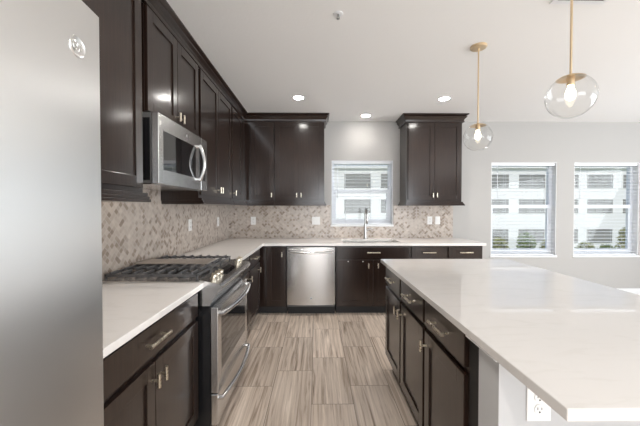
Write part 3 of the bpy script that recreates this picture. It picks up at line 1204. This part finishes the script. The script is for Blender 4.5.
downlight('round recessed ceiling light in front of the left back cabinets', -0.216, 3.507)
downlight('round recessed ceiling light above the sink window', 0.675, 4.174, 2.5)
downlight('round recessed ceiling light in front of the right upper cabinet', 1.490, 3.523)
for (x, y, p_) in ((1.5, -1.2, 14), (3.9, 1.6, 12), (3.9, -1.0, 12), (-0.1, -0.9, 60), (-0.3, 1.3, 20)):  # unseen spots added as room fill, without fixtures
    pass
    lamp('room_fill_lamp', 'SPOT', (x, y, ZC - 0.02), (0, 0, 0), p_, (1.0, 0.95, 0.89), spot_size=math.radians(150), spot_blend=0.8,
         shadow_soft_size=0.06)

for x, y, lab in ((3.55, 2.95, 'unseen ceiling light added off to the right for reflections, farthest one'),
                  (3.55, 2.10, 'unseen ceiling light added off to the right for reflections, middle one'),
                  (3.55, 1.20, 'unseen ceiling light added off to the right for reflections, nearest the camera')):
    downlight(lab, x, y, 8)  # unseen fixtures added for their reflections in the refrigerator door

sp = thing('fire_sprinkler', 'small pale sprinkler head on the ceiling above the aisle', 'sprinkler', (0.14, 2.0, ZC))
bm = BM()
lathe(bm, [(0, -0.004), (0.018, -0.004), (0.030, -0.003), (0.033, 0), (0, 0)], (0, 0, 0), 28)
obj('escutcheon', bm, M_TRIM, sp)
bm = BM()
tube(bm, [(0, 0, -0.003), (0, 0, -0.014)], 0.007, 12)
tube(bm, [(0.006, 0, -0.012), (0.008, 0, -0.022), (0.0, 0, -0.030)], 0.0018, 8)
tube(bm, [(-0.006, 0, -0.012), (-0.008, 0, -0.022), (0.0, 0, -0.030)], 0.0018, 8)
lathe(bm, [(0, -0.030), (0.011, -0.030), (0.011, -0.032), (0, -0.032)], (0, 0, 0), 16)
obj('head', bm, M_LOGO, sp)

vt = thing('ceiling_vent', 'white louvred air vent on the ceiling at the top edge', 'vent', (1.62, 1.80, ZC))
bm = BM()
for q in ((-0.17, 0.17, -0.10, -0.075), (-0.17, 0.17, 0.055, 0.08), (-0.17, -0.145, -0.075, 0.055), (0.145, 0.17, -0.075, 0.055)):
    box(bm, q[0], q[1], q[2], q[3], -0.008, 0, 0.001)
obj('frame', bm, M_TRIM, vt)
bm = BM()
for k in range(6):
    y = -0.066 + 0.022 * k
    prism(bm, [(y, -0.009), (y + 0.014, -0.001), (y + 0.0155, -0.002), (y + 0.0015, -0.010)], 'X', -0.146, 0.146)
obj('louvres', bm, M_TRIM, vt)
obj('backing', box(BM(), -0.146, 0.146, -0.076, 0.056, -0.0008, 0), M_SLOT, vt)


# ------------------------------------------------------------------ pendants
def pendant(label, x, y, zg):
    t = thing('pendant_light', label, 'pendant light', (x, y, ZC), 0, 'globe pendants over the island')
    R = 0.106
    bm = BM()
    lathe(bm, [(0, 0), (0.062, 0), (0.062, -0.010), (0.056, -0.016), (0.012, -0.020), (0, -0.020)], (0, 0, 0), 32)
    obj('canopy', bm, M_BRASS, t)
    zt = zg - ZC + R
    bm = BM()
    tube(bm, [(0, 0, -0.018), (0, 0, zt + 0.004)], 0.0055, 14)
    obj('rod', bm, M_BRASS, t)
    bm = BM()
    n = 10
    pr = [(0, zt + 0.010)]
    for k in range(n + 1):
        a = math.radians(2 + 32 * k / n)
        pr.append(((R + 0.003) * math.sin(a), zt - R + (R + 0.003) * math.cos(a)))
    for k in range(n, -1, -1):
        a = math.radians(32 * k / n)
        pr.append(((R + 0.001) * math.sin(a), zt - R + (R + 0.001) * math.cos(a)))
    lathe(bm, pr, (0, 0, 0), 36)
    obj('cap', bm, M_BRASS, t)
    bm = BM()
    pr = []
    for k in range(0, 25):
        a = PI * k / 24
        pr.append((max(R * math.sin(a), 0), zt - R + R * math.cos(a)))
    pr[0] = (0, zt)
    pr[-1] = (0, zt - 2 * R)
    lathe(bm, pr, (0, 0, 0), 48)
    gl = obj('globe', bm, M_GLOBE, t)
    bm = BM()
    tube(bm, [(0, 0, zt - 0.004), (0, 0, zt - 0.050)], 0.017, 18)
    obj('socket', bm, M_BRASS, t)
    bm = BM()
    zb = zt - 0.050
    lathe(bm, [(0, zb), (0.012, zb), (0.013, zb - 0.012), (0.020, zb - 0.030), (0.023, zb - 0.048), (0.019, zb - 0.064), (0.010, zb - 0.073), (0, zb - 0.076)], (0, 0, 0), 24)
    obj('bulb', bm, M_BULB, t)
    lamp('pendant_lamp', 'POINT', (0, 0, zt - 0.095), (0, 0, 0), 4, (1.0, 0.88, 0.70), shadow_soft_size=0.02).parent = t
    return t


pendant('brass rod pendant with clear glass globe nearer the right upper cabinet', 1.28, 2.385, 1.922)
pendant('brass rod pendant with clear glass globe nearest the camera, upper right', 1.28, 1.512, 1.922)


# ------------------------------------------------------------------ blinds
def blind(label, x0, x1, z0, z1):
    t = thing('window_blind', label, 'blind', ((x0 + x1) / 2, YB + 0.042, z1), 0)
    w = (x1 - x0) / 2 - 0.012
    obj('head_rail', box(BM(), -w, w, -0.026, 0.026, -0.045, -0.007, 0.002), M_SLAT, t)
    bm = BM()
    z = -0.075
    hb = z1 - z0
    while z > -hb + 0.045:
        box(bm, -w, w, -0.0245, 0.0245, z - 0.0013, z + 0.0013)
        z -= 0.0505
    obj('slats', bm, M_SLAT, t)
    obj('bottom_rail', box(BM(), -w, w, -0.024, 0.024, -hb + 0.008, -hb + 0.026, 0.002), M_SLAT, t)
    for cx in (-w * 0.55, w * 0.30):
        bm = BM()
        for yy in (-0.026, 0.026):
            tube(bm, [(cx, yy, -0.045), (cx, yy, -hb + 0.02)], 0.0014, 6)
        obj('ladder_cord', bm, M_SLAT, t)
    bm = BM()
    tube(bm, [(-w * 0.82, -0.031, -0.040), (-w * 0.82, -0.033, -0.55)], 0.004, 8)
    obj('tilt_wand', bm, M_SLAT, t)
    return t


blind('open white slatted blind in the small window over the sink', *WIN[0])
blind('open white slatted blind in the tall window left of the other tall one', *WIN[1])
blind('open white slatted blind in the tall window at the right edge', *WIN[2])

# ------------------------------------------------------------------ outside
EY = 31.0
PX = 300.0 / EY


def ex(px):
    return (px - 317) / PX


def ez(py):
    return H_EYE + (208 - py) / PX


tag(obj('lawn', box(BM(), -40, 70, 6, 60, -3.3, -3.1), M_GRASS), 'green ground outside between the windows and the white building', 'lawn', kind='structure')
bd = thing('apartment_building', 'white three-storey building with rows of windows across the way', 'building', (0, EY, -3.1))
bm = BM()
box(bm, ex(230), ex(760), 0, 8, 0, ez(168.5) + 3.1)
obj('wall', bm, M_STUCCO, bd)
bm = BM()
box(bm, ex(229), ex(761), -0.25, 8, ez(168.5) + 3.1, ez(166.5) + 3.1)
obj('parapet', bm, M_STUCCO, bd)
cols = [(270, 296), (307, 333), (344.5, 370.5), (381, 407), (418, 444), (455, 477), (483, 509.5), (520, 546), (554, 580), (589.5, 615), (626, 652), (664, 690)]
rows = [(174, 188), (199.3, 213), (229.3, 243)]
for (a_, b_) in cols:
    for (p, q) in rows:
        x0, x1, zt_, zb_ = ex(a_), ex(b_), ez(p) + 3.1, ez(q) + 3.1
        fo = BM()
        for (u0, u1, v0, v1) in ((x0, x1, zb_, zb_ + 0.07), (x0, x1, zt_ - 0.10, zt_), (x0, x0 + 0.08, zb_, zt_), (x1 - 0.08, x1, zb_, zt_),
                                 (x0 + (x1 - x0) * 0.33 - 0.05, x0 + (x1 - x0) * 0.33 + 0.05, zb_, zt_), (x0 + (x1 - x0) * 0.67 - 0.05, x0 + (x1 - x0) * 0.67 + 0.05, zb_, zt_)):
            box(fo, u0, u1, -0.06, 0.0, v0, v1)
        f_ = obj('window', fo, M_EXTFR, bd)
        obj('pane', box(BM(), x0 + 0.05, x1 - 0.05, -0.02, 0.001, zb_ + 0.05, zt_ - 0.05), M_EXTGL, f_)
    bm = BM()

random.seed(5)


def shrub(label, x, y, w, top, mi, dens=900, group=None):
    h = top + 3.1
    t = thing('shrub', label, 'shrub', (x, y, -3.1), 0, group)
    bm = BM()
    for k in range(dens):
        u = random.uniform(-1, 1)
        v = random.uniform(-1, 1)
        q = random.random()
        rr = math.sqrt(max(0, 1 - (2 * q - 1) ** 2)) * 0.6 + 0.4
        px_ = u * w / 2 * rr * (0.75 + 0.25 * math.sin(k * 1.7))
        py_ = v * 0.3 * rr
        pz_ = 0.35 + q * (h - 0.35) - 0.35 * (u ** 2) * random.random()
        c = Vector((px_, py_, pz_))
        a = Vector((random.uniform(-1, 1), random.uniform(-1, 1), random.uniform(-1, 1))).normalized()
        b_ = a.cross(Vector((random.uniform(-1, 1), random.uniform(-1, 1), random.uniform(-1, 1)))).normalized()
        s1, s2 = random.uniform(0.08, 0.17), random.uniform(0.04, 0.07)
        bm.faces.new([bm.verts.new(c + a * s1), bm.verts.new(c + b_ * s2), bm.verts.new(c - a * s1), bm.verts.new(c - b_ * s2)])
    obj('foliage', bm, M_LEAF[mi], t)
    bm = BM()
    for k in range(4):
        an = k * 1.6
        tube(bm, [(0.1 * math.cos(an), 0.1 * math.sin(an), 0), (w * 0.25 * math.cos(an), 0.3 * math.sin(an), h * 0.7)], [0.03, 0.012], 6)
    obj('stem', bm, M_BARK, t)
    return t


SY = 21.0
sp_ = 300.0 / SY
for (px, wpx, pyt, mi, lab) in ((501, 22, 238, 1, 'olive shrub seen at the left side of the first tall window'),
                                (528, 22, 233, 0, 'taller green shrub seen in the middle of the first tall window'),
                                (549, 16, 241, 1, 'low olive shrub seen at the right side of the first tall window'),
                                (588, 24, 243, 1, 'low olive shrub seen at the left side of the right-edge window'),
                                (610, 20, 245, 0, 'low green shrub seen in the middle of the right-edge window'),
                                (630, 22, 228, 2, 'tall pale shrub seen at the right side of the right-edge window')):
    shrub(lab, (px - 317) / sp_, SY, wpx / sp_ * 0.92, H_EYE + (208 - pyt) / sp_, mi, 1100)
